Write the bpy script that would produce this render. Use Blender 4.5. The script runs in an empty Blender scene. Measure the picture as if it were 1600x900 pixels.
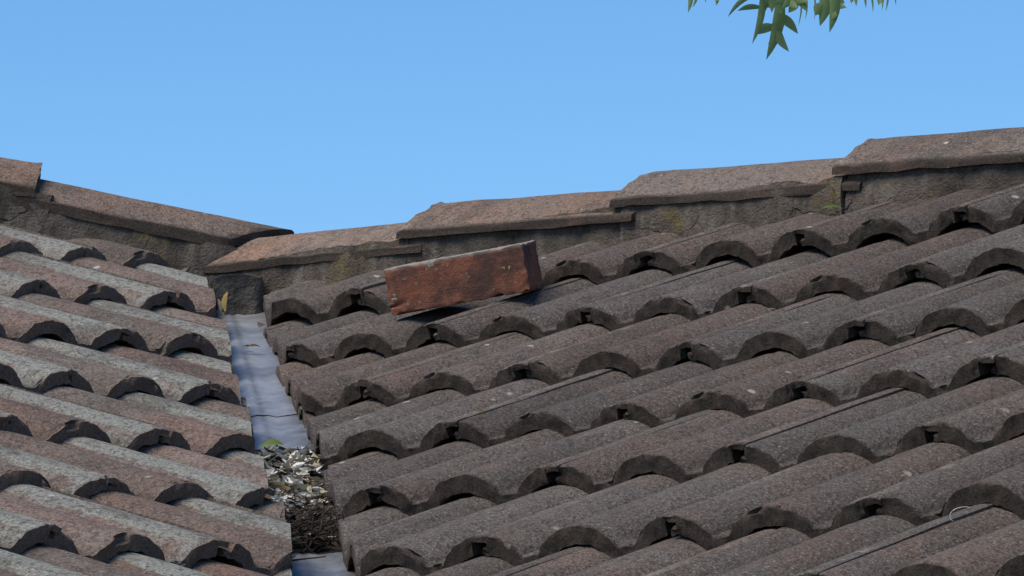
import bpy, bmesh, math, random
from mathutils import Vector, Matrix, noise, Quaternion
random.seed(7)
S = bpy.context.scene
COL = S.collection
# ------------------------------------------------------------------ camera
CAM = Vector((5.9994, -7.4049, -1.2743)); YAW, PITCH, ROLL, FOC = -.7019, .1281, -.0276, 6.1247
_f = Vector((math.cos(PITCH)*math.sin(YAW), math.cos(PITCH)*math.cos(YAW), math.sin(PITCH)))
_r = _f.cross(Vector((0, 0, 1))).normalized(); _u = _r.cross(_f)
RT = _r*math.cos(ROLL) + _u*math.sin(ROLL); UP = -_r*math.sin(ROLL) + _u*math.cos(ROLL)
cd = bpy.data.cameras.new('camera'); cam = bpy.data.objects.new('camera', cd); COL.objects.link(cam)
cd.sensor_width = 36; cd.lens = FOC*36; cd.clip_start = .1; cd.clip_end = 3000
M = Matrix((RT, UP, -_f)).transposed().to_4x4(); M.translation = CAM
cam.matrix_world = M; S.camera = cam
def at(px, py, dist):
    """point of the place seen in a direction, at a distance"""
    return CAM + dist*(_f + RT*((px-800)/(FOC*1600)) - UP*((py-450)/(FOC*1600)))
# ------------------------------------------------------------------ sky, sun, exposure
SUN_EL, SUN_AZ = math.radians(60), math.radians(194)       # azimuth clockwise from +Y
w = bpy.data.worlds.new('World'); S.world = w; w.use_nodes = True
nt = w.node_tree; nt.nodes.clear()
sky = nt.nodes.new('ShaderNodeTexSky'); sky.sky_type = 'NISHITA'; sky.sun_disc = False
sky.sun_elevation = SUN_EL; sky.sun_rotation = SUN_AZ; sky.altitude = 1600; sky.air_density = 1.0
sky.dust_density = 0.0; sky.ozone_density = 3.0
hs = nt.nodes.new('ShaderNodeHueSaturation'); hs.inputs['Saturation'].default_value = 1.27; hs.inputs['Hue'].default_value = .5005
bg = nt.nodes.new('ShaderNodeBackground'); bg.inputs['Strength'].default_value = .109
wo = nt.nodes.new('ShaderNodeOutputWorld')
nt.links.new(sky.outputs[0], hs.inputs['Color']); nt.links.new(hs.outputs[0], bg.inputs['Color']); nt.links.new(bg.outputs[0], wo.inputs[0])
sd = bpy.data.lights.new('sun', 'SUN'); sd.energy = 3.5; sd.angle = math.radians(42); sd.color = (1, .89, .76)
sun = bpy.data.objects.new('sun', sd); COL.objects.link(sun)
_d = Vector((math.sin(SUN_AZ)*math.cos(SUN_EL), math.cos(SUN_AZ)*math.cos(SUN_EL), math.sin(SUN_EL)))
sun.rotation_euler = _d.to_track_quat('Z', 'Y').to_euler(); sun.location = (0, 0, 20)
S.view_settings.view_transform = 'Standard'; S.view_settings.look = 'None'
S.view_settings.exposure = .5; S.view_settings.gamma = 1
S.render.engine = 'CYCLES'

# ------------------------------------------------------------------ materials
class NB:
    def __init__(s, name):
        s.m = bpy.data.materials.new(name); s.m.use_nodes = True; s.t = s.m.node_tree
        s.b = s.t.nodes['Principled BSDF']; s.tc = s.n('ShaderNodeTexCoord')
    def n(s, k, **p):
        x = s.t.nodes.new(k)
        for a, v in p.items(): setattr(x, a, v)
        return x
    def l(s, a, b): s.t.links.new(a, b)
    def coords(s, rnd=True):
        if not rnd: return s.tc.outputs['Object']
        oi = s.n('ShaderNodeObjectInfo'); s.oi = oi
        mm = s.n('ShaderNodeMath', operation='MULTIPLY'); mm.inputs[1].default_value = 37
        s.l(oi.outputs['Random'], mm.inputs[0])
        v = s.n('ShaderNodeVectorMath', operation='ADD'); s.l(s.tc.outputs['Object'], v.inputs[0]); s.l(mm.outputs[0], v.inputs[1])
        return v.outputs[0]
    def noise(s, c, scale, detail=4, rough=.6, stretch=None):
        if stretch:
            mp = s.n('ShaderNodeVectorMath', operation='MULTIPLY'); s.l(c, mp.inputs[0]); mp.inputs[1].default_value = stretch; c = mp.outputs[0]
        x = s.n('ShaderNodeTexNoise'); s.l(c, x.inputs['Vector']); x.inputs['Scale'].default_value = scale
        x.inputs['Detail'].default_value = detail; x.inputs['Roughness'].default_value = rough
        return x.outputs['Fac']
    def ramp(s, f, lo, hi, a=0., b=1.):
        x = s.n('ShaderNodeMapRange'); s.l(f, x.inputs[0]); x.inputs[1].default_value = lo; x.inputs[2].default_value = hi
        x.inputs[3].default_value = a; x.inputs[4].default_value = b; return x.outputs[0]
    def math(s, op, a, b):
        x = s.n('ShaderNodeMath', operation=op)
        for i, q in enumerate((a, b)):
            if isinstance(q, (int, float)): x.inputs[i].default_value = q
            else: s.l(q, x.inputs[i])
        return x.outputs[0]
    def mix(s, f, a, b, mode='MIX'):
        x = s.n('ShaderNodeMix', data_type='RGBA', blend_type=mode)
        for i, q in ((0, f), (6, a), (7, b)):
            if isinstance(q, tuple): x.inputs[i].default_value = (*q, 1)
            elif isinstance(q, (int, float)): x.inputs[i].default_value = q
            else: s.l(q, x.inputs[i])
        return x.outputs[2]
    def attr(s, name):
        x = s.n('ShaderNodeAttribute', attribute_name=name); return x.outputs['Fac']
    def bump(s, h, dist, strength=1., prev=None):
        x = s.n('ShaderNodeBump'); x.inputs['Distance'].default_value = dist; x.inputs['Strength'].default_value = strength
        s.l(h, x.inputs['Height'])
        if prev: s.l(prev, x.inputs['Normal'])
        return x.outputs[0]
    def done(s, col, rough=.9, nrm=None, spec=.2):
        if isinstance(col, tuple): s.b.inputs['Base Color'].default_value = (*col, 1)
        else: s.l(col, s.b.inputs['Base Color'])
        if isinstance(rough, (int, float)): s.b.inputs['Roughness'].default_value = rough
        else: s.l(rough, s.b.inputs['Roughness'])
        s.b.inputs['Specular IOR Level'].default_value = spec
        if nrm: s.l(nrm, s.b.inputs['Normal'])
        return s.m

def tile_material(name, base, red, grey, lichen, kinds, nose_tone=(.085, .069, .057), flank=0., capb=.32, nbump=1.5):
    """weathered concrete: kinds = (amount of red, amount of grey, lichen bias)"""
    s = NB(name); c = s.coords(); ra, ga, la = kinds
    big = s.noise(c, 9, 5, .6); mid = s.noise(c, 45, 5, .65); fine = s.noise(c, 260, 3, .7)
    streak = s.noise(c, 60, 4, .6, (1.0, .12, .3))
    rnd = s.oi.outputs['Random']
    col = s.mix(s.ramp(s.math('ADD', big, s.math('MULTIPLY', rnd, .22)), .62-ra, .80-ra), base, red)
    col = s.mix(s.ramp(s.math('ADD', mid, s.math('MULTIPLY', streak, .5)), .95-ga, 1.1-ga), col, grey)
    col = s.mix(s.ramp(s.noise(c, 3.5, 4, .6), .35, .62, 0, .55), col, grey)
    mul = s.n('ShaderNodeVectorMath', operation='SCALE'); s.l(col, mul.inputs[0]); s.l(s.ramp(s.math('FRACT', s.math('MULTIPLY', rnd, 7.3), 0), 0, 1, .80, 1.16), mul.inputs['Scale']); col = mul.outputs[0]
    col = s.mix(s.math('MULTIPLY', s.ramp(s.math('FRACT', s.math('MULTIPLY', rnd, 13.7), 0), .72, .95), s.ramp(mid, .3, .6, .1, .6)), col, red)
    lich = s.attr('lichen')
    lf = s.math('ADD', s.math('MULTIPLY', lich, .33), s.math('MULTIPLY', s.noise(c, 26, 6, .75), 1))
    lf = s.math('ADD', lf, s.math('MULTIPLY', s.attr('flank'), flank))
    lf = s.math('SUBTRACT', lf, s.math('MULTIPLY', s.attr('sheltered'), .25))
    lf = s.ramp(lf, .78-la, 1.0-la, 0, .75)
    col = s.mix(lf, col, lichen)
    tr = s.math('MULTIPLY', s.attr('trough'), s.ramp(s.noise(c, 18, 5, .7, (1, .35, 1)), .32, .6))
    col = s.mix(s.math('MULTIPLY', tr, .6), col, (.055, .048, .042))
    stn = s.ramp(s.noise(c, 6, 6, .75, (1, .5, 1)), .49, .60, 0, .55)
    col = s.mix(stn, col, (.075, .066, .058))
    # pale mineral specks and dark pores
    v = s.n('ShaderNodeTexVoronoi', feature='F1'); s.l(c, v.inputs['Vector']); v.inputs['Scale'].default_value = 170
    sel = s.n('ShaderNodeSeparateColor'); s.l(v.outputs['Color'], sel.inputs[0])
    spk = s.math('MULTIPLY', s.ramp(v.outputs['Distance'], .16, .38, 1, 0), s.ramp(sel.outputs[0], .72, .86))
    col = s.mix(s.math('MULTIPLY', spk, s.ramp(s.noise(c, 7, 3), .4, .65, .1, .95)), col, (.34, .31, .28))
    col = s.mix(s.math('MULTIPLY', s.ramp(sel.outputs[1], .76, .82), .45), col, (.035, .03, .028))
    grn = s.noise(c, 420, 2, .9, (1, .55, 1))
    col = s.mix(s.ramp(grn, .54, .70, 0, .55), col, (.36, .33, .29))
    col = s.mix(s.ramp(grn, .46, .34, 0, .6), col, (.035, .03, .027))
    col = s.mix(s.ramp(fine, .35, .6, .55, 0), col, (.03, .026, .024))
    nz = s.attr('nose')
    nose_mask = s.math('ADD', nz, s.ramp(mid, .3, .7, -.25, .25))
    nf = s.ramp(nose_mask, .4, .75)
    nose_col = s.mix(s.ramp(s.noise(c, 14, 3), .52, .66), nose_tone, tuple(a*.55+b*.35 for a, b in zip(nose_tone, red)))  # nose faces, undersides and lock walls get a tone of their own
    nose_col = s.mix(s.ramp(s.noise(c, 230, 3, .85), .50, .66, 0, .75), nose_col, (.14, .12, .10))
    nose_col = s.mix(s.ramp(s.noise(c, 310, 2, .85), .50, .40, 0, .55), nose_col, tuple(x*.35 for x in nose_tone))
    col = s.mix(s.math('MULTIPLY', nf, .9), col, nose_col)
    # very pale lichen blots here and there
    v2 = s.n('ShaderNodeTexVoronoi'); s.l(c, v2.inputs['Vector']); v2.inputs['Scale'].default_value = 22
    sc2 = s.n('ShaderNodeSeparateColor'); s.l(v2.outputs['Color'], sc2.inputs[0])
    blot = s.math('MULTIPLY', s.ramp(s.math('ADD', v2.outputs['Distance'], s.math('MULTIPLY', mid, .25)), .2, .27, 1, 0), s.ramp(sc2.outputs[2], .86, .9))
    col = s.mix(s.math('MULTIPLY', blot, .6), col, tuple(min(1, x*1.5) for x in lichen))
    n1 = s.bump(fine, .0035, .9)
    n2 = s.bump(v.outputs['Distance'], .0016, .8, n1)
    n3 = s.bump(s.math('MULTIPLY', s.noise(c, 150, 5, .85), s.ramp(nz, 0, 1, capb, nbump)), .010, .85, n2)
    return s.done(col, .93, n3, .15)

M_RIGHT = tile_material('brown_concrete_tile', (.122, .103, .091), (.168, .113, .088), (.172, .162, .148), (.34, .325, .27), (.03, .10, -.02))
M_LEFT = tile_material('lichened_concrete_tile', (.185, .145, .122), (.225, .142, .113), (.26, .25, .22), (.33, .365, .33), (.13, .12, .02), nose_tone=(.28, .205, .155), flank=.36, nbump=.8)  # noses coloured paler to stand in for light they barely receive
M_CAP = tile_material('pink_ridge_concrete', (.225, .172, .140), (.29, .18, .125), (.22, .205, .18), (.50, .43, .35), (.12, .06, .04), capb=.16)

def plain(name, ca, cb, scale, rough=.8, bump=.002, trans=0, spec=.3):
    s = NB(name); c = s.coords()
    n = s.noise(c, scale, 5, .65); col = s.mix(s.ramp(n, .3, .7), ca, cb)
    if s.oi: col = s.mix(s.math('MULTIPLY', s.oi.outputs['Random'], .35), col, tuple(x*.6 for x in ca))
    m = s.done(col, rough, s.bump(n, bump), spec)
    if trans:
        t = s.n('ShaderNodeBsdfTranslucent'); s.l(col, t.inputs[0]); ms = s.n('ShaderNodeMixShader'); ms.inputs[0].default_value = trans
        s.l(s.b.outputs[0], ms.inputs[1]); s.l(t.outputs[0], ms.inputs[2])
        s.l(ms.outputs[0], s.t.nodes['Material Output'].inputs[0])
    return m
def mortar_material():
    s = NB('old_grey_mortar'); c = s.coords()
    a = s.noise(c, 12, 6, .7); b = s.noise(c, 60, 5, .7); st = s.noise(c, 30, 4, .6, (1, 1, .2))
    col = s.mix(s.ramp(a, .35, .65), (.050, .043, .036), (.125, .106, .087))
    col = s.mix(s.ramp(st, .5, .72, 0, .7), col, (.20, .18, .15))
    col = s.mix(s.ramp(b, .52, .75, 0, .6), col, (.05, .045, .041))
    g = s.math('MULTIPLY', s.ramp(s.noise(c, 7, 3), .55, .66), s.ramp(s.noise(c, 90, 3, .8), .42, .6))
    col = s.mix(s.math('MULTIPLY', g, .75), col, (.17, .135, .035))
    v = s.n('ShaderNodeTexVoronoi', feature='DISTANCE_TO_EDGE'); v.inputs['Scale'].default_value = 5.5
    dd = s.n('ShaderNodeVectorMath', operation='ADD'); nn = s.n('ShaderNodeTexNoise'); nn.inputs['Scale'].default_value = 18; s.l(c, nn.inputs['Vector'])
    sc = s.n('ShaderNodeVectorMath', operation='SCALE'); sc.inputs['Scale'].default_value = .05; s.l(nn.outputs['Color'], sc.inputs[0])
    s.l(c, dd.inputs[0]); s.l(sc.outputs[0], dd.inputs[1]); s.l(dd.outputs[0], v.inputs['Vector'])
    cr = s.ramp(v.outputs['Distance'], .003, .010, 0, 1)
    n1 = s.bump(b, .006, .9); n2 = s.bump(cr, .006, .9, n1); n3 = s.bump(s.noise(c, 240, 3), .003, .8, n2)
    return s.done(col, .95, n3, .1)
M_MORTAR = mortar_material()
M_PLUG = plain('dark_weathered_mortar', (.042, .038, .033), (.115, .104, .09), 34, .9, .02)

def flashing_material():
    s = NB('zinc_valley_metal'); c = s.coords()
    a = s.noise(c, 9, 6, .7); b = s.noise(c, 60, 5, .7, (.5, .5, 1.2)); f = s.noise(c, 200, 3)
    col = s.mix(s.ramp(a, .38, .62), (.15, .165, .18), (.29, .315, .34))
    col = s.mix(s.ramp(b, .5, .72, 0, .6), col, (.30, .33, .38))
    col = s.mix(s.ramp(s.noise(c, 24, 6, .75), .60, .74, 0, .65), col, (.09, .075, .07))
    gr = s.math('MULTIPLY', s.attr('grime_fold'), s.ramp(s.noise(c, 30, 5, .7), .3, .6, .1, .8)); col = s.mix(gr, col, (.055, .05, .045))
    n = s.bump(s.noise(c, 9, 2, .5), .012, .2); n = s.bump(f, .001, .4, n)
    s.b.inputs['Metallic'].default_value = .35
    return s.done(col, s.ramp(f, .3, .7, .34, .52), n, .5)
M_FLASH = flashing_material()

def brick_material():
    s = NB('red_clay_brick'); c = s.coords(False)
    a = s.noise(c, 16, 5, .65); b = s.noise(c, 70, 5, .7)
    col = s.mix(s.ramp(a, .35, .65), (.21, .082, .049), (.29, .115, .068))
    col = s.mix(s.ramp(s.noise(c, 11, 6, .75), .46, .60, 0, .9), col, (.085, .052, .042))
    col = s.mix(s.ramp(b, .56, .72, 0, .55), col, (.05, .03, .026))
    v = s.n('ShaderNodeTexVoronoi'); s.l(c, v.inputs['Vector']); v.inputs['Scale'].default_value = 150
    sc = s.n('ShaderNodeSeparateColor'); s.l(v.outputs['Color'], sc.inputs[0])
    sp = s.math('MULTIPLY', s.ramp(v.outputs['Distance'], .2, .35, 1, 0), s.ramp(sc.outputs[0], .9, .93))
    col = s.mix(s.math('MULTIPLY', sp, .6), col, (.33, .28, .22))
    g = s.math('MULTIPLY', s.attr('lichen'), s.ramp(b, .15, .45))
    col = s.mix(g, col, (.22, .205, .18))
    n = s.bump(s.noise(c, 140, 4, .7), .003, .6); n = s.bump(s.noise(c, 400, 3), .002, .7, n)
    return s.done(col, .9, n, .15)
M_BRICK = brick_material()

M_LICHEN = plain('pale_green_lichen', (.26, .31, .24), (.38, .42, .34), 300, .95)
M_LICHENY = plain('yellow_lichen', (.36, .26, .05), (.5, .40, .10), 300, .95)
M_TREELEAF = plain('green_tree_leaf', (.14, .24, .09), (.22, .34, .15), 60, .5, .0005, .5)
M_BARK = plain('grey_brown_bark', (.07, .055, .04), (.13, .11, .09), 40, .9)
M_GREENLEAF = plain('fresh_green_leaf', (.36, .46, .20), (.46, .56, .28), 60, .5, .0005, .2)
M_YELLOWLEAF = plain('yellowed_leaf', (.38, .27, .08), (.50, .38, .16), 60, .6, .0005, .2)
M_BROWNLEAF = plain('dark_brown_leaf', (.018, .014, .011), (.055, .038, .027), 80, .8)
M_PALELEAF = plain('bleached_grey_leaf', (.45, .445, .40), (.68, .675, .63), 60, .7, .001, .1)
M_OLIVELEAF = plain('dry_olive_leaf', (.27, .245, .17), (.42, .385, .28), 60, .7, .001, .1)
M_TWIG = plain('dark_twig', (.035, .028, .022), (.09, .07, .055), 100, .9)
M_WIRE = plain('white_fibre', (.55, .55, .52), (.7, .7, .68), 60, .6)
M_PAINT = plain('cream_painted_plaster', (.55, .50, .42), (.62, .57, .49), 6, .85)
M_WOOD = plain('dark_roof_boarding', (.035, .028, .022), (.06, .045, .035), 12, .9)
M_GROUND = plain('pale_bounce_ground', (.26, .24, .20), (.34, .31, .27), 3, .95)  # unseen ground, made pale so it bounces light onto the tile noses

# ------------------------------------------------------------------ helpers
def link(name, me, mat, parent=None, mw=None):
    o = bpy.data.objects.new(name, me); COL.objects.link(o)
    if mat and not me.materials: me.materials.append(mat)
    if parent: o.parent = parent
    if mw is not None: o.matrix_local = mw
    return o
def tag(o, label=None, cat=None, group=None, kind=None):
    if label: o['label'] = label
    if cat: o['category'] = cat
    if group: o['group'] = group
    if kind: o['kind'] = kind
    return o
def mesh_from(bm, name, smooth=True, angle=40):
    me = bpy.data.meshes.new(name); bm.normal_update(); bm.to_mesh(me); bm.free()
    for p in me.polygons: p.use_smooth = smooth
    if smooth: me.set_sharp_from_angle(angle=math.radians(angle))
    return me
def fbm(p, f, seed=0.): return noise.noise(Vector(p)*f + Vector((seed*13.1, seed*7.7, seed*3.3)))
def vnoise(p, f, seed=0.): return noise.noise_vector(Vector(p)*f + Vector((seed*13.1, seed*7.7, seed*3.3)))
def grid_solid(xs, ys, nl, F):
    """closed solid of a warped box; F(x, y, c) -> co, c 0 bottom .. 1 top"""
    bm = bmesh.new(); V = {}
    def v(i, j, k):
        if (i, j, k) not in V: V[i, j, k] = bm.verts.new(F(xs[i], ys[j], k/nl))
        return V[i, j, k]
    nx, ny = len(xs)-1, len(ys)-1
    for i in range(nx):
        for j in range(ny):
            bm.faces.new((v(i, j, nl), v(i+1, j, nl), v(i+1, j+1, nl), v(i, j+1, nl)))
            bm.faces.new((v(i, j, 0), v(i, j+1, 0), v(i+1, j+1, 0), v(i+1, j, 0)))
        for k in range(nl):
            bm.faces.new((v(i, 0, k), v(i+1, 0, k), v(i+1, 0, k+1), v(i, 0, k+1)))
            bm.faces.new((v(i, ny, k), v(i, ny, k+1), v(i+1, ny, k+1), v(i+1, ny, k)))
    for j in range(ny):
        for k in range(nl):
            bm.faces.new((v(0, j, k), v(0, j, k+1), v(0, j+1, k+1), v(0, j+1, k)))
            bm.faces.new((v(nx, j, k), v(nx, j+1, k), v(nx, j+1, k+1), v(nx, j, k+1)))
    return bm
def box_bm(sx, sy, sz, n=6, amp=.002, f=40, seed=0):
    L = lambda a: [-a/2+a*i/n for i in range(n+1)]
    bm = grid_solid(L(sx), L(sy), n, lambda x, y, c: Vector((x, y, (c-.5)*sz)))
    for q in bm.verts: q.co += vnoise(q.co, f, seed)*amp
    return bm
def tube_bm(bm, pts, r0, r1, n=6):
    rings = []
    for i, p in enumerate(pts):
        d = (pts[min(i+1, len(pts)-1)] - pts[max(i-1, 0)]).normalized()
        a = d.orthogonal().normalized(); b = d.cross(a); r = r0+(r1-r0)*i/(len(pts)-1)
        rings.append([bm.verts.new(p+(a*math.cos(t)+b*math.sin(t))*r) for t in [2*math.pi*k/n for k in range(n)]])
    for A, B in zip(rings, rings[1:]):
        for k in range(n): bm.faces.new((A[k], A[(k+1) % n], B[(k+1) % n], B[k]))
    bm.faces.new(rings[0][::-1]); bm.faces.new(rings[-1])

# ------------------------------------------------------------------ roof geometry constants
TH, TH2, G, W = .3521, .357, .3487, .15
OL = Vector((-1.1384, -.1934, .1301))
STEP, STEPL, H = .0275, .0255, .030
def cR(i, j):
    ii = i-2*j
    t = (1, j, ii, j*j, j*ii, ii*ii, j**3, ii**3)
    cx = [0.0024997, -0.0013289, -0.0007125, -0.0005373, 0.0003566, -2.46e-05, 0.0001683, -2.03e-05]
    cz = [0.0033371, -0.0072783, -0.000784, 0.0023759, 0.0002008, 0.0001814, -0.0001902, 4.52e-05]
    return sum(a*b for a, b in zip(t, cx)), sum(a*b for a, b in zip(t, cz))
def cL(k, j):
    ii = k+2*j
    t = (1, j, ii, j*j, j*ii, ii*ii, j**3)
    cx = [0.001198, 0.0074165, -0.0077499, -0.0047135, 0.0011655, 0.0032564, 0.0005921]
    cz = [-0.0020101, 0.0042138, 0.0026007, -0.0028601, -0.0006189, 0.0003062, 0.0003948]
    return sum(a*b for a, b in zip(t, cx)), sum(a*b for a, b in zip(t, cz))
clampf = lambda v, a, b: max(a, min(b, v))
def nodeR(i, j):
    dx, dz = cR(clampf(i, 2*j-6, 2*j+7), clampf(j, 0, 5.5))
    return Vector((i*W+dx, -j*G*math.cos(TH), -j*G*math.sin(TH)+dz))
def nodeL(k, j):
    dy, dz = cL(clampf(k, -2*j-1.5, -2*j+2.5), clampf(j, 0, 6))
    return Vector((OL.x+j*G*math.cos(TH2), OL.y+k*W+dy, OL.z-j*G*math.sin(TH2)+dz))

# ------------------------------------------------------------------ the tile
def shape(x, hw):
    x = abs(x)
    return 0 if x >= hw else (1-(x/hw)**2.1)**.74
def prof(x): return H*max(shape(x, .0605), shape(x-.15, .0605), shape(x+.15, .0605))
def inner(x): return (H-.006)*max(shape(x, .050), shape(x-.15, .050), shape(x+.15, .050))
GAPS = {'wide': (.1405, -.1460, .0142), 'narrow': (.1455, -.1492, .0120)}
def top_z(x, dr=.015): return -H + prof(x) - (dr if x < -.1365 else 0)
def bot_z(x, gl=.1385, thin=0): return (-H+prof(x)-.0085) if x > gl else -H-.019+thin+inner(x)
def stations(gl, ul):
    xs = [ul]
    while xs[-1] < gl-.0038: xs.append(xs[-1]+.0032)
    xs = [x for x in xs if abs(x+.1365) > .0015] + [-.1368, -.1362, gl-.0003, gl+.0003, gl+.003, .150, .156, .162]
    return sorted(xs)
YS = [0, .002, .006, .014, .03, .06, .10, .15, .20, .25, .30, .345, .42]
clampf = lambda v, a, b: max(a, min(b, v))
def tile_mesh(seed, length=.42, kind='wide'):
    rnd = random.Random(seed); gl, ul, dr = GAPS[kind]
    ys = [y for y in YS if y < length] + [length]
    lip = .1600+rnd.uniform(0, .0025)
    def F(x, y, c):
        t, b = top_z(x, dr), bot_z(x, gl, .0035 if kind == 'narrow' else .0015)
        if x < -.137 and b > t-.006: b = t-.006
        if y < .006: t -= .0016*(1-y/.006)
        xx = x
        if x > .15: xx = .15+(x-.15)*(lip-.15+.004)/.012
        return Vector((xx, y, b+(t-b)*c))
    bm = grid_solid(stations(gl, ul), ys, 4, F)
    ln = bm.verts.layers.float.new('nose'); ll = bm.verts.layers.float.new('lichen'); lk = bm.verts.layers.float.new('flank'); lz = bm.verts.layers.float.new('sheltered'); lt = bm.verts.layers.float.new('trough')
    chips = [(rnd.uniform(-.14, .15), rnd.uniform(.005, .012), rnd.uniform(.002, .005)) for _ in range(3)]
    if seed % 2: chips.append((rnd.choice([-.06, .04, .09, -.02]), rnd.uniform(.014, .024), rnd.uniform(.007, .011)))
    for v in bm.verts:
        x, y, z = v.co
        topd = (top_z(x, dr)-z)
        v[ln] = 1.0 if y < .001 else (.45 if y < .003 and topd < .004 else 0)
        if (topd > .004 and y >= .001) or x < -.1366: v[ln] = .9
        s = 0
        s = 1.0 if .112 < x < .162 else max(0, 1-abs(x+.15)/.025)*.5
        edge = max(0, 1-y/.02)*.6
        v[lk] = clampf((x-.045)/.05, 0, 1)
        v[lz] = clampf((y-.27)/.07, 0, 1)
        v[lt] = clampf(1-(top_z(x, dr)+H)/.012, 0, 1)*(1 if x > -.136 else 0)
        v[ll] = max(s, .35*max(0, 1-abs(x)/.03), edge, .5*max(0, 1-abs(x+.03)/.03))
    for v in bm.verts:
        p = v.co.copy(); n = v[ln]
        a = .0022 if p.y < .003 else (.0010 if p.y < .02 else .0006)
        d = vnoise(p, 75, seed)*a + vnoise(p, 190, seed)*a*.55
        d.z += fbm(p, 14, seed)*.0012
        if p.y < .003:
            d.y += abs(fbm(p, 28, seed+3))*.004
            if abs(abs(p.x)-.144) < .012: d += vnoise(p, 160, seed+9)*.0026
            for cx, cw, ch in chips:
                u = 1-abs(p.x-cx)/cw
                if u > 0 and (top_z(p.x)-p.z) < .007: d.y += ch*u; d.z -= ch*.45*u
        if p.x > .15: d.x += fbm((p.y*1.0, 0, 0), 40, seed)*.0024 + fbm((p.y, 0, 0), 130, seed)*.0012; d.z -= .0010*(p.x-.15)/.012
        v.co += d
    # crumbs of old bedding lodged in the lock of some tiles
    if seed % 3 == 0 and kind == 'wide':
        for k in range(4):
            g = bmesh.ops.create_icosphere(bm, subdivisions=1, radius=rnd.uniform(.003, .0055))
            o = Vector((-.142+k*.006, .006+rnd.uniform(0, .006), -.022+rnd.uniform(-.003, .002)))
            for q in g['verts']: q.co = q.co + o + vnoise(q.co+o, 200, k)*.002; q[ln] = .2
    return mesh_from(bm, 'roof_tile', True, 50)
VAR = [tile_mesh(s) for s in range(1, 9)]
VARL = [tile_mesh(s, .42, 'narrow') for s in range(11, 19)]
SHORT = {}

def cut_mesh(me, mw, planes, seed):
    """saw a tile along world planes (point, outward normal); returns a new mesh or None"""
    bm = bmesh.new(); bm.from_mesh(me); inv = mw.inverted(); hit = False
    ln = bm.verts.layers.float.get('nose')
    for co, no in planes:
        c = inv @ co; n = (inv.to_3x3() @ no).normalized()
        ds = [(v.co-c).dot(n) for v in bm.verts]
        if not ds or min(ds) > 0: bm.free(); return None, True
        if max(ds) <= 0: continue
        hit = True
        r = bmesh.ops.bisect_plane(bm, geom=bm.verts[:]+bm.edges[:]+bm.faces[:], plane_co=c, plane_no=n, clear_outer=True, dist=1e-6)
        ed = [e for e in r['geom_cut'] if isinstance(e, bmesh.types.BMEdge)]
        try: bmesh.ops.holes_fill(bm, edges=[e for e in ed if e.is_boundary], sides=0)
        except Exception: pass
    if not hit: bm.free(); return me, False
    if len(bm.verts) < 12: bm.free(); return None, True
    bmesh.ops.triangulate(bm, faces=[f for f in bm.faces if len(f.verts) > 4])
    return mesh_from(bm, 'cut_roof_tile', True, 45), True

# ------------------------------------------------------------------ the house
house = bpy.data.objects.new('house', None); COL.objects.link(house)
tag(house, 'house roof of weathered concrete roll tiles with ridge caps and a metal valley', 'house')
TOPCUT = Vector((0, 1, 0))
def slope_mesh(pts, t=.02):
    bm = bmesh.new(); a = [bm.verts.new(p) for p in pts]; b = [bm.verts.new(Vector(p)-Vector((0, 0, t))) for p in pts]
    bm.faces.new(a); bm.faces.new(b[::-1])
    for i in range(len(a)):
        k = (i+1) % len(a); bm.faces.new((a[i], b[i], b[k], a[k]))
    return mesh_from(bm, 'slope', False)
tR, tL = math.tan(TH), math.tan(TH2)
zR = lambda y, h=-.115: y*tR+h
zL = lambda x, h=-.115: OL.z-(x-OL.x)*tL+h
# boarding under the tiles of both slopes (open below the valley metal)
deckR = link('roof_slope', slope_mesh([(-.62-.33, .33, zR(.33)), (2.45, -3.07, zR(-3.07)), (4.4, -3.07, zR(-3.07)), (4.4, .33, zR(.33))]), M_WOOD, house)
tag(deckR, 'right slope in dark brown tiles')
deckL = link('roof_slope', slope_mesh([(-1.30, .07, zL(-1.30)), (-1.0, .10, zL(-1.0)), (1.85, -2.75, zL(1.85)), (1.85, -4.4, zL(1.85)), (-2.6, -4.4, zL(-2.6)), (-2.6, -1.23, zL(-2.6))]), M_WOOD, house)
tag(deckL, 'left slope in tiles grown with grey lichen')

def basis(X, Y, Z, T):
    m = Matrix((X, Y, Z)).transposed().to_4x4(); m.translation = T; return m
def place(slope, mat, j, c, node, X, up, normal, planes, seed):
    rnd = random.Random(seed)
    P = node(c, j); P2 = (node(c+1, j)-node(c-1, j))
    Xv = P2.normalized()
    tilt = (STEPL if slope is deckL else STEP)/G + rnd.uniform(-.006, .006)
    Yv = (up - normal*tilt).normalized()
    Yv = (Yv - Xv*Yv.dot(Xv)).normalized(); Zv = Xv.cross(Yv)
    yaw = rnd.uniform(-.006, .006)
    m = basis(Xv, Yv, Zv, P + Zv*rnd.uniform(-.0012, .0022) + Yv*(rnd.uniform(-.0015, .0015) if slope is deckL else rnd.uniform(-.005, .005))) @ Matrix.Rotation(yaw, 4, 'Z') @ Matrix.Rotation(rnd.uniform(-.01, .01), 4, 'Y')
    me = (VARL if slope is deckL else VAR)[rnd.randrange(len(VAR))]
    me, cut = cut_mesh(me, m, planes(rnd), seed)
    if me is None: return
    if not me.materials: me.materials.append(mat)
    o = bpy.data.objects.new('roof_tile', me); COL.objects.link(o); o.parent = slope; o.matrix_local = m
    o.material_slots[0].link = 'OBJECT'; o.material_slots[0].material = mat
upR = Vector((0, math.cos(TH), math.sin(TH))); nR = Vector((0, -math.sin(TH), math.cos(TH)))
upL = Vector((-math.cos(TH2), 0, math.sin(TH2))); nL = Vector((math.sin(TH2), 0, math.cos(TH2)))
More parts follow.
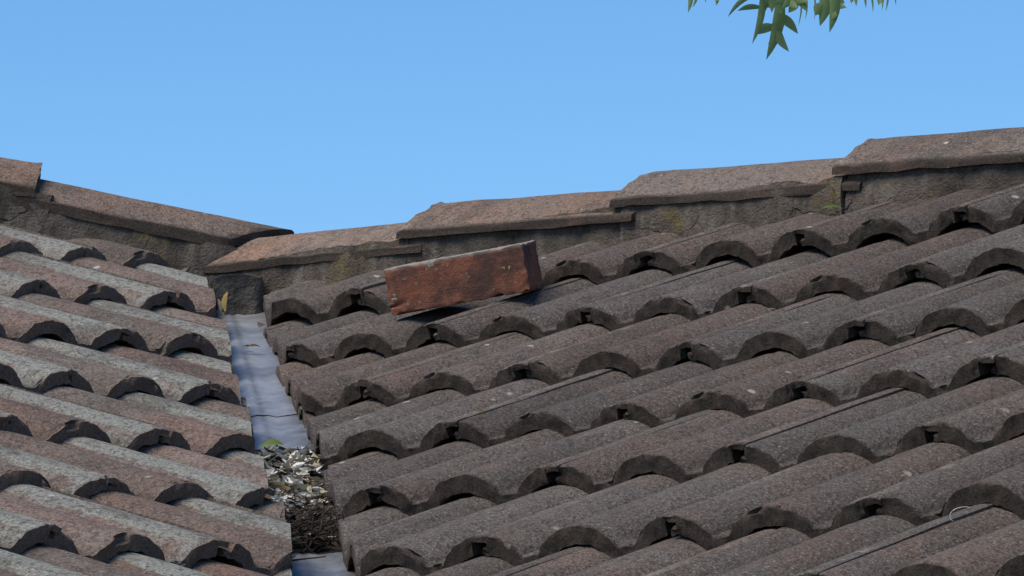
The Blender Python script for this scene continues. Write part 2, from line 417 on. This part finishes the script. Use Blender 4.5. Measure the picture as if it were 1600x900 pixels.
def planesR(r):
    a = math.radians(r.uniform(-2.5, 2.5)); d = r.uniform(-.005, .005)
    n = Vector((-1, -1, 0)).normalized(); n.rotate(Quaternion((0, 0, 1), a))
    j = -1
    return [(Vector((CENT.x, -.770+d-CENT.x, 0)), n), (Vector((0, .30, 0)), TOPCUT)]
def planesL(r):
    a = math.radians(r.uniform(-2.5, 2.5)); d = r.uniform(-.005, .005)
    n = Vector((1, 1, 0)).normalized(); n.rotate(Quaternion((0, 0, 1), a))
    return [(Vector((CENT.x, -.893+d-CENT.x, 0)), n), (Vector((-1.44, 0, 0)), Vector((-1, 1, 0)).normalized())]
for j in range(0, 9):
    for i in range(-9, 27):
        if (i+j) % 2 == 0: continue
        P = nodeR(i, j)
        if P.x > 4.2 or P.x+P.y < -1.35: continue
        CENT = Vector((-.77-P.y, P.y, 0))
        place(deckR, M_RIGHT, j, i, nodeR, None, upR, nR, planesR, 1000+j*50+i)
for j in range(-3, 8):
    for k in range(-27, 6):
        if (k+j) % 2 != 0: continue
        P = nodeL(k, j)
        if (j == 0 and k > 3) or P.y < -4.2 or P.x+P.y > -.25 or P.x-P.y < -1.85: continue
        CENT = Vector((P.x, -.893-P.x, 0))
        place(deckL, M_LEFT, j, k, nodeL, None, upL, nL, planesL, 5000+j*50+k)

# ------------------------------------------------------------------ ridge and hip caps
def cap_mesh(L, hw, drop, seed, th=.015, taper=.0, cut=None, rag=1):
    n = 22
    xs = [0, .003, .01, .03] + [L*k/12 for k in range(1, 13)]
    ts = [-1+2*k/n for k in range(n+1)]
    def zc(t): 
        a = abs(t); return -drop*(a**1.35*.92+.08*a*a)
    def F(t, x, c):
        ww = hw*(1-taper*x/L)
        y = ww*t; z = zc(t)
        a = math.copysign(min(1, abs(t)*1.0), t)
        zi = zc(t)-th*(1.0 if abs(t) < .98 else 1.05)
        if abs(t) > .93: pass
        return Vector((x, -y, zi+(z-zi)*c))
    bm = grid_solid(ts, xs, 3, F)
    ln = bm.verts.layers.float.new('nose'); ll = bm.verts.layers.float.new('lichen')
    for v in bm.verts:
        x, y, z = v.co; t = -y/hw
        td = zc(max(-1, min(1, t)))-z
        v[ln] = .95 if (x < .001 and td > .003) or td > .006 or (abs(t) > .985) else 0
        v[ll] = .5*max(0, 1-abs(abs(t)-.8)/.2) + (.4 if x < .02 else 0)
        p = v.co.copy(); a = .0035 if (x < .004 or abs(t) > .95) else .0012
        v.co += vnoise(p, 45, seed)*a + vnoise(p, 130, seed)*a*.5 + Vector((0, 0, 1))*fbm(p, 9, seed)*.0015
    if cut:
        x0, k = cut      # broken end: x = x0 on the crown, slanting back by k over the near half
        n_ = Vector((-1, k, 0)).normalized()
        rr = bmesh.ops.bisect_plane(bm, geom=bm.verts[:]+bm.edges[:]+bm.faces[:], plane_co=Vector((x0, 0, 0)), plane_no=n_, clear_outer=True)
        ed = [e for e in rr['geom_cut'] if isinstance(e, bmesh.types.BMEdge)]
        f = bmesh.ops.holes_fill(bm, edges=[e for e in ed if e.is_boundary], sides=0)['faces']
        for v in bm.verts:
            if abs((v.co-Vector((x0, 0, 0))).dot(n_)) < 1e-4: v.co += n_*(fbm(v.co, 40, seed)*.008); v[ln] = 1
        bmesh.ops.triangulate(bm, faces=f)
    return mesh_from(bm, 'cap', True, 50)
def mortar_mesh(x0, x1, y0, y1, z0, z1, seed, skew=0, amp=.006):
    nx = max(4, int((x1-x0)/.012)); nz = 10
    xs = [x0+(x1-x0)*k/nx for k in range(nx+1)]; ys = [y0+(y1-y0)*k/4 for k in range(5)]
    bm = grid_solid(xs, ys, nz, lambda x, y, c: Vector((x+skew*(c-.5), y-(.012*(1-c) if y == y0 else 0), z0+(z1-z0)*c)))
    for v in bm.verts:
        p = v.co.copy(); v.co += vnoise(p, 18, seed)*amp + vnoise(p, 70, seed)*amp*.45
        v.co.z = min(v.co.z, z1+.004)
    return mesh_from(bm, 'mortar', True, 60)
# ridge: apex at y=.33, each cap lifts over the one to its left
ridge_root = link('ridge', mortar_mesh(-1.08, 3.9, .245, .40, -.10, .10, 40), M_MORTAR, house)
XB = [-1.16, -.690, -.239, .206, .655, 1.105, 1.555, 2.0, 2.45, 2.9, 3.35]
for n, x0 in enumerate(XB):
    x1 = XB[n+1] if n+1 < len(XB) else 3.85
    L = x1-x0+.05
    zt = .1865 if n else .176
    z_end = .158 if n else .160
    X = Vector((L, random.Random(n).uniform(-.003, .003), z_end-zt)).normalized(); Y = Vector((0, 0, 1)).cross(X).normalized(); Z = X.cross(Y)
    o = link('ridge_cap', cap_mesh(L, .108, .056, 60+n, .011), M_CAP, ridge_root, basis(X, Y, Z, Vector((x0, .33, zt))))
    b = link('mortar_bed', mortar_mesh(x0+.012, x1+.006 if n else x1+.01, .228+.004*(n % 2), .40, -.08, .120, 80+n, .01, .0070), M_MORTAR, ridge_root)
# hip: caps climbing away up to the left
HD = Vector((-1, -1, .324)).normalized(); HY = Vector((0, 0, 1)).cross(HD).normalized(); HZ = HD.cross(HY)
HM = basis(HD, HY, HZ, Vector((-1.088, .412, .189)))
hip_root = link('hip', mortar_mesh(.06, 2.3, -.09, .08, -.25, -.075, 140), M_MORTAR, house, HM)
hb = [Vector((-1.088, .412, .192)), Vector((-1.390, .110, .313)), Vector((-1.70, -.20, .420)), Vector((-2.01, -.51, .52)), Vector((-2.32, -.82, .62))]
for n, p in enumerate(hb):
    q = Vector((-1.389, .111, .286)) if n == 0 else hb[n+1]-Vector((0, 0, .024)) if n+1 < len(hb) else p+Vector((-.31, -.31, .085))
    X = (q-p).normalized(); Y = Vector((0, 0, 1)).cross(X).normalized(); Z = X.cross(Y)
    link('hip_cap', cap_mesh((q-p).length+.05, .104, .050 if n == 0 else .056, 160+n, .017, 0, (.006, .95) if n == 0 else None), M_CAP, hip_root, HM.inverted() @ basis(X, Y, Z, p))
    if n == 0:
        link('mortar_bed', cap_mesh(.35, .098, .060, 190, .05, 0, (-.016, .75)), M_MORTAR, hip_root, HM.inverted() @ basis(X, Y, Z, p-Z*.014))
    m = mortar_mesh(.075 if n == 0 else -.022, (q-p).length-.003, -.102, .10, -.22, -.062, 180+n, -.02, .007)
    # camera side is +Y of this frame, so mirror the bedding profile
    for v in m.vertices: v.co.y = -v.co.y
    m.flip_normals()
    link('mortar_bed', m, M_MORTAR, hip_root, HM.inverted() @ basis(X, Y, Z, p))
# lump of mortar that closes the head of the valley
bm = box_bm(.082, .09, .15, 12, .012, 16, 5)
for v in bm.verts:
    v.co += vnoise(v.co, 60, 6)*.003
    if v.co.x > .03: v.co.y += (v.co.x-.03)*.9
plug = link('mortar_plug', mesh_from(bm, 'plug', True, 60), M_PLUG, house, basis(Vector((1, 1, 0)).normalized(), Vector((-1, 1, 0)).normalized(), Vector((0, 0, 1)), Vector((-1.012, .182, .010))))

# ------------------------------------------------------------------ valley metal
SV = -.845
def vz(x): return -.295-.376*x-.076
def flash_mesh(x0, x1, seed, lift):
    xs = [x0+(x1-x0)*k/26 for k in range(27)]; ss = [-.16, -.13, -.10, -.075, -.05, -.035, -.02, -.008, 0, .008, .02, .035, .05, .075, .10, .13, .16]
    def F(x, s, c):
        z = vz(x)+abs(s)*.12+lift - (.0008 if c == 0 else 0)
        if abs(s) < .009: z += .004
        px = x+(s)/math.sqrt(2)*1.0; py = SV-x+s/math.sqrt(2)
        p = Vector((px, py, z))
        p.z += (fbm(p, 12, seed)*.003+fbm(p, 45, seed)*.0006)*min(1, abs(s)/.02)
        return p
    bm = grid_solid(xs, ss, 1, F); lg = bm.verts.layers.float.new('grime_fold')
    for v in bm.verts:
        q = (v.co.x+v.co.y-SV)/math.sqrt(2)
        v[lg] = max(clampf((q-.026)/.03, 0, 1), clampf((-q-.018)/.02, 0, 1), .7 if abs(q) < .006 else 0)  # grime beside the tile edges, and a darker line along the fold
    return mesh_from(bm, 'flash', True, 60)
valley = bpy.data.objects.new('valley_gutter', None); COL.objects.link(valley); valley.parent = house
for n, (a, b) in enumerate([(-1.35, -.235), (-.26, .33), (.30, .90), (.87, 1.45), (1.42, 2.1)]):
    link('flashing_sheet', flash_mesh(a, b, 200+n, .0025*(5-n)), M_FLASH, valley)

# back slopes, fascia, walls (out of the photograph)
link('rear_slope', slope_mesh([(-1.05, .36, .04), (4.4, .36, .04), (4.4, 3.3, -1.04), (-1.05-2.9, 3.3, -1.04)][::-1]), M_RIGHT, house)
link('rear_slope', slope_mesh([(-1.08, .30, .06), (-1.08-2.9, 3.3, -1.04), (-6, 3.3, -1.04), (-6, -1.3, .5), (-2.64, -1.25, .58)]), M_RIGHT, house)
GZ = -4.6
def wall(x0, x1, y0, y1, z1):
    bm = bmesh.new(); bmesh.ops.create_cube(bm, size=1)
    for v in bm.verts: v.co = Vector(((x0+x1)/2+v.co.x*(x1-x0), (y0+y1)/2+v.co.y*(y1-y0), (GZ+z1)/2+v.co.z*(z1-GZ)))
    return link('wall', mesh_from(bm, 'wall', False), M_PAINT, house)
wall(-5.5, 1.45, -4.3, 3.0, -1.15); wall(1.46, 4.3, -2.6, 2.9, -1.2)

# ------------------------------------------------------------------ ground
bm = bmesh.new(); bmesh.ops.create_grid(bm, x_segments=40, y_segments=40, size=1500)
g = link('ground', mesh_from(bm, 'ground', False), M_GROUND); g.location.z = GZ; tag(g, kind='structure')

# ------------------------------------------------------------------ the loose brick
def rot3(a, b, c):
    return (Matrix.Rotation(a, 3, 'Z') @ Matrix.Rotation(b, 3, 'Y') @ Matrix.Rotation(c, 3, 'X'))
nx, ny, nz = 56, 30, 20
LB, DB, HB = .22, .106, .073
lin = lambda L, n: [L*k/n for k in range(n+1)]
bm = grid_solid(lin(LB, nx), lin(DB, ny), nz, lambda x, y, c: Vector((x, y, c*HB)))
ll = bm.verts.layers.float.new('lichen')
for v in bm.verts:
    p = v.co.copy()
    e = sorted([min(p.x, LB-p.x), min(p.y, DB-p.y), min(p.z, HB-p.z)])
    rough = .0020 if e[1] < .004 else .0008
    if p.z > HB-1e-4 and .05 < p.x < .19:                     # slot-like frogs in the top bed
        for yc in (.040,):
            if abs(p.y-yc-.003*fbm(p, 30)) < .006: v.co.z -= .014
    if e[1] < 1e-5:                                           # worn arrises
        c = Vector((LB/2, DB/2, HB/2)); k = .0004+.0032*max(0, fbm(p, 45, 3))
        v.co += Vector((math.copysign(k, c.x-p.x) if e[0] == min(p.x, LB-p.x) or min(p.x, LB-p.x) < 1e-5 else 0,
                        math.copysign(k, c.y-p.y) if min(p.y, DB-p.y) < 1e-5 else 0,
                        math.copysign(k, c.z-p.z) if min(p.z, HB-p.z) < 1e-5 else 0))
    if p.z < .012 and p.y < .02:                              # chipped lower edge
        v.co.z += max(0, fbm(p, 55, 9)-.05)*.010*(1-p.z/.012)
    # bite out of the lower left corner
    if p.x < .03 and p.y < .001 and abs(p.z-.014-.15*p.x) < .003: v.co.y += .006*(1-p.x/.03)
    v.co += vnoise(p, 90, 2)*rough
    v[ll] = 1.0 if p.z > HB-1e-4 else (max(0, .6-(HB-p.z)/.012) if p.y < .001 else 0)
brick = link('brick', mesh_from(bm, 'brick', True, 40), M_BRICK)
BM = rot3(.4754, -.1237, .175).to_4x4(); BM.translation = Vector((-.2908, -.2516, -.0860)); brick.matrix_world = BM
tag(brick, 'loose red clay brick lying on its side on the right roof slope below the ridge', 'brick')
def patch(x, y, z, axis, r, mat, seed):
    rnd = random.Random(seed); bm = bmesh.new()
    for k in range(7):
        a, d = rnd.uniform(0, 6.28), r*rnd.uniform(0, .8); rr = r*rnd.uniform(.3, .55)
        gg = bmesh.ops.create_icosphere(bm, subdivisions=1, radius=rr)
        for q in gg['verts']:
            c = q.co.copy(); c.z *= .22; c = c + Vector((math.cos(a)*d, math.sin(a)*d, 0)) + vnoise(q.co, 300, k)*.001
            q.co = Vector((x+c.x, y-c.z, z+c.y)) if axis == 'f' else Vector((x+c.z, y+c.x, z+c.y))
    link('lichen_patch', mesh_from(bm, 'lichen_patch', True, 60), mat, brick)
for n, (x, z, r, mt) in enumerate([(.009, .027, .0065, 0), (.029, .052, .0045, 0), (.052, .050, .0022, 0), (.028, .014, .0035, 0), (.040, .011, .0028, 0),
        (.074, .067, .006, 0), (.082, .059, .004, 0), (.059, .008, .0022, 0), (.080, .055, .0026, 1), (.186, .042, .0055, 1), (.194, .040, .004, 1),
        (.170, .062, .0016, 0), (.165, .012, .0026, 0), (.130, .037, .0025, 0), (.048, .006, .002, 0)]):
    patch(x, .0, z, 'f', r*.8, M_LICHENY if mt else M_LICHEN, n)

# ------------------------------------------------------------------ leaf litter in the valley
def leaf_bm(bm, L, Wd, mtx, bend=.3, fold=.3, n=5):
    rows = []
    for k in range(n+1):
        t = k/n; wv = Wd*math.sin(math.pi*min(1, .06+t*.94))**.8*.5
        z = -bend*L*(t-.5)**2; rows.append([mtx @ Vector((t*L, s*wv, z+abs(s)*wv*fold)) for s in (-1, 0, 1)])
    vs = [[bm.verts.new(p) for p in r] for r in rows]
    fs = []
    for a, b in zip(vs, vs[1:]):
        for q in range(2): fs.append(bm.faces.new((a[q], a[q+1], b[q+1], b[q])))
    return fs
def valley_pt(x, s, h): return Vector((x+s/math.sqrt(2), SV-x+s/math.sqrt(2), vz(x)+abs(s)*.12+h+.018))
rnd = random.Random(3)
bm = bmesh.new()
LM = [M_PALELEAF, M_OLIVELEAF, M_BROWNLEAF, M_YELLOWLEAF]
X0, X1 = .09, .565
for k in range(1450):
    t = rnd.random(); x = X0+(X1-X0)*t; s = rnd.uniform(-.034, .050-.02*t)
    hmax = .020*math.sin(math.pi*min(1, .12+t*.95)) + .012
    lvl = rnd.random(); h = hmax*lvl
    dark = rnd.random() < clampf((t-.62)/.22, .12, .95) or lvl < .15
    L = rnd.uniform(.020, .044); wd = rnd.uniform(.0045, .0095)
    mt = Matrix.Translation(valley_pt(x, s, h)) @ Matrix.Rotation(rnd.uniform(0, 6.28), 4, 'Z') @ Matrix.Rotation(rnd.uniform(-.6, .6), 4, 'Y') @ Matrix.Rotation(rnd.uniform(-1.2, 1.2), 4, 'X') @ Matrix.Translation((-L/2, 0, 0))
    fs = leaf_bm(bm, L, wd*(.5 if dark and rnd.random() < .5 else 1), mt, rnd.uniform(-.8, 1.2), rnd.uniform(0, .7), 4)
    mi = 2 if dark and rnd.random() < .93 else rnd.choices([0, 1, 2, 3], [6, 4, 2.5, .3])[0]
    for f in fs: f.material_index = mi
for k in range(420):
    t = min(1, max(0, rnd.gauss(.86, .16))); x = X0+(X1-X0)*t; s = rnd.uniform(-.036, .055)
    p = valley_pt(x, s, rnd.uniform(0, .03)); d = Vector((rnd.gauss(0, 1), rnd.gauss(0, 1), rnd.gauss(0, .5))).normalized()*rnd.uniform(.01, .022)
    m2 = p+Vector((rnd.uniform(-.005, .005), rnd.uniform(-.005, .005), .003))
    n0 = len(bm.faces); tube_bm(bm, [p-d, m2, p+d], .0008, .0005, 3)
    bm.faces.ensure_lookup_table()
    for f in bm.faces[n0:]: f.material_index = 2
# the rotted mass that the leaves lie on
mb = grid_solid([X0+(X1-X0)*k/30 for k in range(31)], [-.045+.105*k/16 for k in range(17)], 2,
    lambda x, s, c: valley_pt(x, s, -.012+c*(.004+.017*math.sin(math.pi*min(1, .06+.98*(x-X0)/(X1-X0)))+.006*fbm((x, s, 0), 60, 1))))
tmp = mesh_from(mb, 'tmp', True)
n0 = len(bm.faces); bm.from_mesh(tmp); bm.faces.ensure_lookup_table()
for f in bm.faces[n0:]: f.material_index = 2
me = mesh_from(bm, 'leaf_litter', False)
for m_ in LM: me.materials.append(m_)
lit = link('leaf_litter', me, None)
tag(lit, 'pile of dry bleached leaves and dark twigs clogging the metal valley', 'leaf litter', kind='stuff')

def loose_leaf(name, p, mat, L, Wd, rz, ry, rx, label, cat='leaf', bend=.5, fold=.35):
    bm = bmesh.new(); leaf_bm(bm, L, Wd, Matrix.Identity(4), bend, fold, 8)
    bmesh.ops.solidify(bm, geom=bm.faces[:], thickness=.0004)
    o = link(name, mesh_from(bm, name, True, 70), mat)
    o.location = p; o.rotation_euler = (rx, ry, rz); tag(o, label, cat); return o
def cam_yaw(px_dir):  # in-picture heading (deg, 0 = right) of something lying flat
    return YAW*-1 + math.radians(px_dir)
YR = math.atan2(RT.y, RT.x)
loose_leaf('fallen_leaf', valley_pt(.135, -.030, .034), M_GREENLEAF, .040, .016, YR+.55, -.15, -.55, 'light green leaf on top of the litter pile in the valley')
loose_leaf('fallen_leaf', valley_pt(.045, -.075, .022), M_GREENLEAF, .032, .012, YR-.5, .1, -.5, 'small green leaf poking out from the left tiles above the litter')
loose_leaf('fallen_leaf', valley_pt(-.92, -.018, .018), M_YELLOWLEAF, .036, .011, YR+1.2, -1.25, -.2, 'upright orange yellow leaf at the head of the valley')
loose_leaf('fallen_leaf', valley_pt(-.92, -.022, .016), M_OLIVELEAF, .030, .008, YR+1.9, -1.0, .3, 'narrow olive leaf leaning beside the orange one at the valley head')
loose_leaf('fallen_leaf', valley_pt(-.665, .000, .012), M_YELLOWLEAF, .026, .009, YR+.3, -.1, -.3, 'yellow leaf lying flat on the metal near the top of the valley')
loose_leaf('fallen_leaf', valley_pt(-.69, -.002, .008), M_BROWNLEAF, .018, .006, YR+.1, 0, -.2, 'dark shrivelled leaf beside the yellow leaf on the valley metal')

def onroof(px, py, h=0.):
    d = _f + RT*((px-800)/(FOC*1600)) - UP*((py-450)/(FOC*1600))
    t = (h-CAM.dot(nR))/d.dot(nR); return CAM+d*t
loose_leaf('fallen_leaf', onroof(1285, 322, .008), M_GREENLEAF, .034, .007, YR-.35, .1, -.5, 'thin green leaf on the right slope just under the ridge mortar')
loose_leaf('fallen_leaf', onroof(742, 641, .004), M_YELLOWLEAF, .016, .005, YR+.6, 0, -.5, 'tiny yellow leaf low on the right slope left of centre')
loose_leaf('fallen_leaf', onroof(728, 555, .004), M_PALELEAF, .018, .003, YR+.25, 0, -.3, 'thin bleached leaf sliver on the right slope below the brick')
loose_leaf('fallen_leaf', onroof(1196, 483, .004), M_PALELEAF, .016, .005, YR+.1, 0, -.3, 'short bleached leaf scrap in the middle of the right slope')
bm = bmesh.new(); c0 = onroof(1508, 806, .004)
pts = [c0+RT*(.017*math.cos(a))+UP*(.010*math.sin(a)) for a in [math.radians(215-k*16) for k in range(10)]]
tube_bm(bm, pts, 0.0004, .0003, 5)
tag(link('curled_fibre', mesh_from(bm, 'fibre'), M_WIRE), 'curled white fibre caught on a tile at the lower right', 'fibre')
bm = bmesh.new(); p0 = valley_pt(.655, -.03, .004)
tube_bm(bm, [p0, p0+RT*.025+Vector((0, 0, .003)), p0+RT*.052+Vector((0, 0, .006))], .0013, .0010, 6)
tube_bm(bm, [p0, p0+RT*.012+UP*.006, p0+RT*.020+UP*.014], .0008, .0005, 5)
tag(link('twig', mesh_from(bm, 'twig'), M_TWIG), 'thin dark twig on the metal just below the litter pile', 'twig')

# ------------------------------------------------------------------ tree hanging in at the top right
tree = bpy.data.objects.new('tree', None); COL.objects.link(tree); tree.location = Vector((0, 0, 0))
TD = 6.3
base = at(2300, 450, TD+.6); base.z = GZ; tree.location = base
tag(tree, 'tree whose lobed green leaves hang into the top right of the sky', 'tree')
def tl(o): o.matrix_local = Matrix.Translation(-base); return o
bm = bmesh.new()
tp = [base, base+Vector((.05, .02, 2.)), base+Vector((-.05, .05, 3.7)), base+Vector((.1, 0, 5.4)), base+Vector((.0, .1, 6.8))]
tube_bm(bm, tp, .13, .04, 12); tl(link('trunk', mesh_from(bm, 'trunk'), M_BARK, tree))
def limb(pts, r0, r1):
    bm = bmesh.new(); tube_bm(bm, pts, r0, r1, 7); tl(link('branch', mesh_from(bm, 'branch'), M_BARK, tree))
a0 = base+Vector((-.03, .04, 4.3)); 
b1 = at(1560, -130, TD+.2); b2 = at(1330, -95, TD); b3 = at(1200, -60, TD-.05); b4 = at(1070, -40, TD)
limb([a0, a0.lerp(b1, .5)+Vector((0, 0, .12)), b1, b2, b3, b4], .022, .003)
for a, b in [((1330, -95), (1290, -30)), ((1210, -62), (1222, -12)), ((1400, -100), (1370, -30)), ((1180, -58), (1190, -20)), ((1100, -45), (1085, -15))]:
    limb([at(*a, TD), at((a[0]+b[0])/2+5, (a[1]+b[1])/2, TD+.02), at(*b, TD)], .003, .0015)
def blade(bm, p, q, wd, off):
    """one pointed lobe as a curved strip from p to q"""
    d = q-p; side = d.cross(_f).normalized(); n = 7; rows = []
    bow = side*off*d.length
    for k in range(n+1):
        t = k/n; ww = wd*.85*(math.sin(math.pi*(.18+.82*t)))**.9*.5 if t < 1 else 0
        c = p+d*t+bow*math.sin(math.pi*t)
        rows.append([c-side*ww+_f*ww*.35, c, c+side*ww+_f*ww*.5])
    vs = [[bm.verts.new(x) for x in r] for r in rows]
    for a, b in zip(vs, vs[1:]):
        for m_ in range(2): bm.faces.new((a[m_], a[m_+1], b[m_+1], b[m_]))
def tree_leaf(pb, pt, lobes, wd, depth=0, bow=.06):
    bm = bmesh.new(); D = TD+depth
    B = at(*pb, D); T = at(*pt, D-.01)
    blade(bm, B, T, wd, bow)
    for n, (t, q) in enumerate(lobes):
        P = B.lerp(T, t) + _f*.0012*(n+1)
        blade(bm, P, at(*q, D+.012*(1 if n % 2 else -1)), wd*.8, .08 if n % 2 else -.08)
    bmesh.ops.remove_doubles(bm, verts=bm.verts[:], dist=1e-6)
    tl(link('leaf', mesh_from(bm, 'leaf', True, 80), M_TREELEAF, tree))
tree_leaf((1220, -8), (1197, 94), [(.42, (1233, 81)), (.30, (1247, 53)), (.48, (1178, 54)), (.70, (1210, 72))], .0145)
tree_leaf((1192, -14), (1175, 69), [(.3, (1152, 17)), (.25, (1205, 12))], .0085, -.03)
tree_leaf((1186, -12), (1137, 27), [], .0065, .03, -.1)
tree_leaf((1225, -25), (1262, 19), [(.4, (1262, 2)), (.5, (1232, 20)), (.2, (1206, 14))], .014, .05)
tree_leaf((1245, -20), (1222, 14), [(.5, (1246, 12)), (.4, (1210, 6))], .012, -.05)
tree_leaf((1200, -20), (1206, 20), [(.4, (1190, 30)), (.5, (1222, 22))], .010, -.02)
tree_leaf((1292, -28), (1281, 41), [(.5, (1274, 24)), (.35, (1302, 16)), (.3, (1323, 12))], .017, .06)
tree_leaf((1304, -24), (1296, 51), [(.6, (1308, 24)), (.3, (1320, 5))], .013, .02)
tree_leaf((1330, -20), (1338, 10), [(.5, (1330, 5))], .006, .1)
tree_leaf((1345, -20), (1353, 13), [], .004, .12); tree_leaf((1355, -25), (1364, 20), [], .003, .16)
tree_leaf((1370, -25), (1373, 9), [(.6, (1380, 6))], .007, .1); tree_leaf((1385, -25), (1384, 18), [], .003, .15)
tree_leaf((1375, -30), (1378, 17), [], .003, .2); tree_leaf((1390, -25), (1400, 9), [], .003, .1)
tree_leaf((1250, -15), (1247, 42), [], .0022, .2); tree_leaf((1258, -15), (1258, 32), [], .0022, .15)
tree_leaf((1268, -25), (1272, 33), [], .0022, .2)
tree_leaf((1078, -18), (1075, 20), [], .006, 0); tree_leaf((1090, -18), (1082, 12), [], .004, .05)
tree_leaf((1100, -18), (1102, 4), [], .004, .05); tree_leaf((1120, -18), (1119, 9), [(.5, (1124, 2))], .006, .02)
for k in range(26):   # the leaves above, beyond the picture's edge
    r_ = random.Random(900+k); x = r_.uniform(1080, 1600); y = r_.uniform(-150, -70)
    tree_leaf((x, y), (x+r_.uniform(-25, 25), y+r_.uniform(40, 60)), [(.4, (x+30, y+38)), (.35, (x-30, y+34)), (.2, (x+24, y+10))], .013, r_.uniform(-.1, .3))
